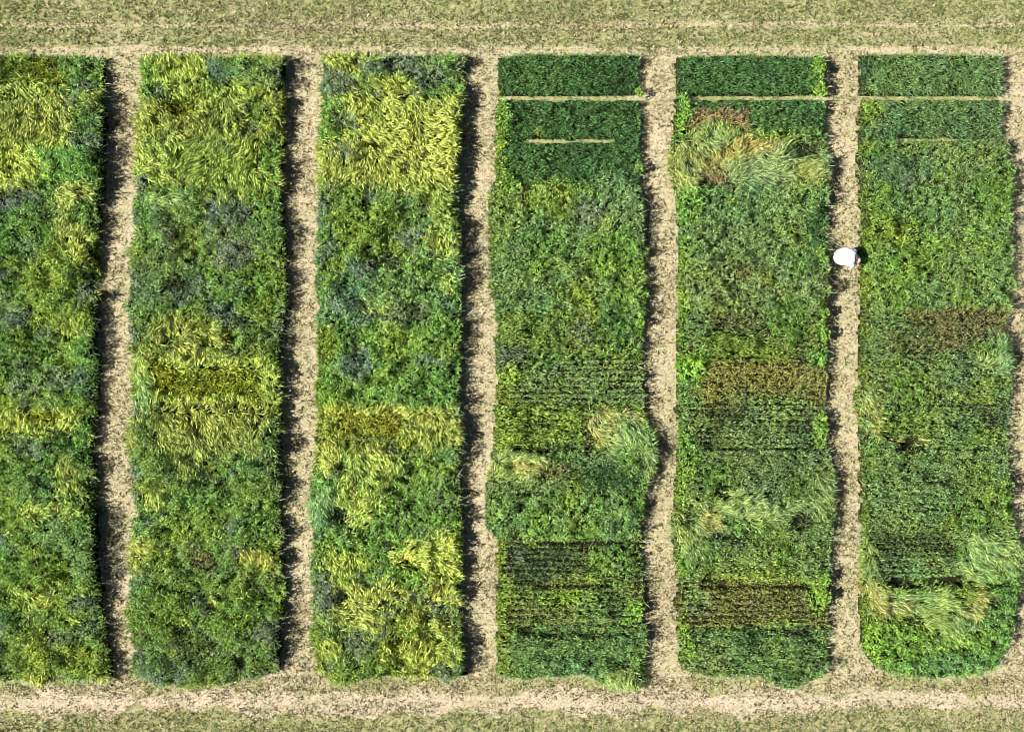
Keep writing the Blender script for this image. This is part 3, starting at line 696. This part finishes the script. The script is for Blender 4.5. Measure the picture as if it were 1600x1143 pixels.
STEM = plain('weed_stem', (0.10, 0.17, 0.03), 0.6, 0.3, 20)
def weed(seed):
    root = empty('weed_plant')
    v, f, c = weed_meshes(seed)
    o = mesh_np('foliage', v, f, LEAF, root, tint=c); tag(o, kind='stuff')
    v, f = stem_mesh(seed)
    o = mesh_np('stem', v, f, STEM, root); tag(o, kind='stuff')
    return root
def copy_tree(root):
    c = root.copy(); scene.collection.objects.link(c)
    for ch in list(root.children):
        d = ch.copy(); scene.collection.objects.link(d); d.parent = c
    return c
WEEDS = [
 (423, 556, 1.0, 'bright green leafy weed at right edge of the olive block in second strip'),
 (428, 640, 0.8, 'small bright leafy weed beside the dark line in the second strip'),
 (429, 272, 1.0, 'bright leafy weed at right edge of the topmost lodged barley, second strip'),
 (433, 296, 0.7, 'little bright weed on the right corner where vetch begins, second strip'),
 (1000, 142, 0.8, 'small weed at the right end of the top gap in fourth strip'),
 (1000, 262, 0.8, 'bright weed on right edge of third plot in fourth strip'),
 (1002, 505, 0.9, 'bright weed above the rowed plot, right edge of fourth strip'),
 (1000, 955, 0.9, 'bright weed at right edge of the olive-brown block, fourth strip'),
 (1001, 792, 0.7, 'pale green weed in the shadow right of the fourth strip'),
 (1284, 104, 1.1, 'large bright weed at right end of the topmost block, fifth strip'),
 (1286, 140, 0.9, 'bright weed at the right end of the top gap, fifth strip'),
 (1290, 405, 0.8, 'bright weed on the plot edge left of the person'),
 (1290, 488, 1.0, 'bright leafy weed on right edge below the person, fifth strip'),
 (1291, 522, 1.0, 'bright leafy weed lower of the pair at right edge, fifth strip'),
 (1290, 672, 0.9, 'yellow-green weed at right edge of the thin dark plot, fifth strip'),
 (1291, 905, 1.1, 'large bright weed at right end of the black gap, fifth strip'),
 (1288, 935, 1.2, 'largest bright weed clump at right edge near bottom, fifth strip'),
 (1360, 417, 0.9, 'yellow-green weed just below and right of the person'),
 (1359, 388, 0.8, 'yellow-green weed just above and right of the person'),
 (1070, 892, 0.9, 'bright weed at left edge above the olive rows, fifth strip'),
 (1361, 168, 0.8, 'yellow-green weed at left end of second block, rightmost strip'),
 (144, 262, 1.0, 'green weed hanging into the shadow beside the leftmost strip'),
]
protos = [weed(901), weed(902), weed(903)]
for i, (px, py, sc, lab) in enumerate(WEEDS):
    o = protos[i] if i < 3 else copy_tree(protos[i % 3])
    x, y = W(px, py, 0.6)
    o.location = (float(x), float(y), 0)
    o.rotation_euler = (0, 0, i * 1.7)
    sc *= 0.78
    o.scale = (sc, sc * (0.8 + 0.5 * ((i * 0.37) % 1)), 0.75 + 0.5 * sc)
    tag(o, lab, 'weed', 'bright leafy weeds at the plot edges')

# ------------------------------------------------------------------ person bending over the plot edge
SKIN = plain('skin', (0.56, 0.33, 0.25), 0.55, 0.08, 30)
SHIRT = plain('white_shirt', (0.74, 0.74, 0.78), 0.8, 0.03, 5, 0.1)
TROUSER = plain('grey_trousers', (0.10, 0.11, 0.14), 0.85, 0.2, 12)
CAP = plain('pale_cap', (0.62, 0.50, 0.46), 0.8, 0.1, 12)
SHOE = plain('dark_shoes', (0.05, 0.04, 0.035), 0.7, 0.2, 12)

def skin_mesh(name, pts, edges, radii, mat, parent, root=0, sub=2):
    me = bpy.data.meshes.new(name)
    me.from_pydata(pts, edges, [])
    me.materials.append(mat)
    o = bpy.data.objects.new(name, me)
    link(o, parent)
    m = o.modifiers.new('skin', 'SKIN'); m.use_smooth_shade = True
    for i, r in enumerate(radii):
        me.skin_vertices[0].data[i].radius = r if isinstance(r, tuple) else (r, r)
        me.skin_vertices[0].data[i].use_root = (i == root)
    m = o.modifiers.new('sub', 'SUBSURF'); m.levels = sub; m.render_levels = sub
    return o

px_, py_ = W(1317, 403, 0.5)
man = empty('person', (float(px_), float(py_), 0), R(-9))
tag(man, 'person in a white shirt bending over the plant edge from the path', 'person')
# local frame: +x is the way the person faces; metres
B = []; E = []; RD = []
def add(p, r, parent=None):
    B.append(p); RD.append(r)
    if parent is not None: E.append((parent, len(B) - 1))
    return len(B) - 1
pelvis = add((-0.20, 0, 0.86), 0.135)
waist = add((-0.05, 0, 0.95), 0.125, pelvis)
chest = add((0.14, 0, 1.00), 0.145, waist)
upper = add((0.25, 0, 1.00), 0.10, chest)
neck = add((0.31, -0.01, 0.96), 0.055, upper)
jaw = add((0.345, -0.02, 0.90), 0.070, neck)
skull = add((0.385, -0.03, 0.86), 0.092, jaw)
crown = add((0.42, -0.03, 0.83), 0.070, skull)
nose = add((0.35, -0.035, 0.775), 0.016, skull)
for s in (-1, 1):
    hip = add((-0.18, 0.10 * s, 0.83), 0.09, pelvis)
    knee = add((-0.02 , 0.13 * s, 0.46), 0.058, hip)
    ank = add((-0.12, 0.13 * s, 0.09), 0.04, knee)
    toe = add((0.06, 0.14 * s, 0.045), 0.032, ank)
    sh = add((0.22, 0.17 * s, 0.97), 0.062, upper)
    elb = add((0.27, 0.22 * s, 0.70), 0.042, sh)
    wr = add((0.40, 0.12 * s, 0.52), 0.027, elb)
    palm = add((0.45, 0.11 * s, 0.46), 0.032, wr)
body = skin_mesh('body', B, E, RD, SKIN, man)
# fingers and thumb, each a bent chain rooted in the palm
for s in (-1, 1):
    for k in range(4):
        off = (k - 1.5) * 0.019
        L = (0.9, 1.0, 0.95, 0.75)[k]
        p0 = (0.45, 0.11 * s + off, 0.46)
        p1 = (0.475, 0.11 * s + off * 1.2, 0.46 - 0.045 * L)
        p2 = (0.478, 0.11 * s + off * 1.2, 0.46 - 0.075 * L)
        p3 = (0.462, 0.11 * s + off * 1.1, 0.46 - 0.098 * L)
        skin_mesh('finger', [p0, p1, p2, p3], [(0, 1), (1, 2), (2, 3)], [0.010, 0.009, 0.0085, 0.007], SKIN, man, 0, 1)
    skin_mesh('thumb', [(0.44, 0.11 * s - 0.02 * s, 0.475), (0.435, 0.11 * s - 0.05 * s, 0.45), (0.45, 0.11 * s - 0.055 * s, 0.42)], [(0, 1), (1, 2)], [0.012, 0.010, 0.008], SKIN, man, 0, 1)
# trousers
T_p = [(-0.20, 0, 0.86), (-0.08, 0, 0.92)]; T_e = [(0, 1)]; T_r = [0.165, 0.15]
for s in (-1, 1):
    b = len(T_p)
    T_p += [(-0.18, 0.10 * s, 0.80), (-0.02, 0.13 * s, 0.46), (-0.12, 0.13 * s, 0.11)]
    T_r += [0.115, 0.082, 0.068]
    T_e += [(0, b), (b, b + 1), (b + 1, b + 2)]
skin_mesh('trousers', T_p, T_e, T_r, TROUSER, man)
# loose shirt: lofted rings along the bent back, creased, hem hanging below the waist
def shirt():
    st = [(-0.33, 0.80, 0.10, 0.10), (-0.30, 0.83, 0.165, 0.14), (-0.24, 0.88, 0.215, 0.18), (-0.15, 0.94, 0.25, 0.19), (-0.04, 0.98, 0.268, 0.185),
          (0.08, 1.01, 0.27, 0.175), (0.18, 1.01, 0.245, 0.155), (0.25, 1.0, 0.195, 0.125), (0.30, 0.99, 0.13, 0.09), (0.335, 0.985, 0.075, 0.07)]
    sp = np.array(st); t = np.linspace(0, len(st) - 1, 40); q = np.arange(len(st))
    c = [np.interp(t, q, sp[:, i]) for i in range(4)]
    nseg = 56; V = []
    for i in range(40):
        for j in range(nseg):
            a = 2 * math.pi * j / nseg
            w = 1 + 0.05 * math.sin(5 * a + 3 * t[i] * .6) + 0.045 * math.sin(9 * a + 2.1 * t[i])
            droop = -0.05 * max(0, -math.sin(a)) * (1 if t[i] < 6 else 0.2)
            V.append((c[0][i] + 0.012 * math.sin(4 * a + t[i] * 1.7) - 0.05 * math.sin(a) * (t[i] > 7), c[2][i] * math.cos(a) * w, c[1][i] + c[3][i] * math.sin(a) * w * 0.85 + droop))
    ii = (np.arange(39)[:, None] * nseg + np.arange(nseg)[None, :]); jj = (np.arange(39)[:, None] * nseg + (np.arange(nseg)[None, :] + 1) % nseg)
    F = np.stack([ii.ravel(), jj.ravel(), (jj + nseg).ravel(), (ii + nseg).ravel()], 1)
    o = mesh_np('shirt', np.array(V), F, SHIRT, man, smooth=True)
    m = o.modifiers.new('thick', 'SOLIDIFY'); m.thickness = 0.006
    return o
sh_o = shirt()
for s in (-1, 1):
    slv = skin_mesh('sleeve', [(0.17, 0.14 * s, 0.99), (0.23, 0.215 * s, 0.95), (0.26, 0.245 * s, 0.80), (0.275, 0.235 * s, 0.72)], [(0, 1), (1, 2), (2, 3)], [0.10, 0.092, 0.078, 0.07], SHIRT, sh_o)
for s in (-1, 1):
    skin_mesh('shoe', [(-0.15, 0.13 * s, 0.06), (-0.03, 0.135 * s, 0.05), (0.09, 0.14 * s, 0.045)], [(0, 1), (1, 2)], [0.05, 0.052, 0.042], SHOE, man, 0, 2)
# cap: dome with a brim over the brow
def cap():
    V = []; F = []; ns = 24; rings = 7
    for i in range(rings):
        a = i / (rings - 1) * math.pi / 2
        for j in range(ns):
            b = 2 * math.pi * j / ns
            V.append((0.112 * math.cos(a) * math.cos(b), 0.098 * math.cos(a) * math.sin(b), 0.10 * math.sin(a)))
    for i in range(rings - 1):
        for j in range(ns): F.append([i * ns + j, i * ns + (j + 1) % ns, (i + 1) * ns + (j + 1) % ns, (i + 1) * ns + j])
    o = mesh_np('cap', np.array(V), np.array(F), CAP, man, smooth=True)
    V = []; F = []
    for j in range(13):
        b = -1.1 + 2.2 * j / 12
        for rr in (1.0, 1.55): V.append((0.112 * math.cos(b) * rr, 0.098 * math.sin(b) * (1 + (rr - 1) * .4), -0.012 * (rr - 1)))
    for j in range(12): F.append([2 * j, 2 * j + 1, 2 * j + 3, 2 * j + 2])
    br = mesh_np('brim', np.array(V), np.array(F), CAP, o)
    m = br.modifiers.new('thick', 'SOLIDIFY'); m.thickness = 0.006
    o.location = (0.388, -0.03, 0.865); o.rotation_euler = (0, R(52), 0)
    return o
cap()
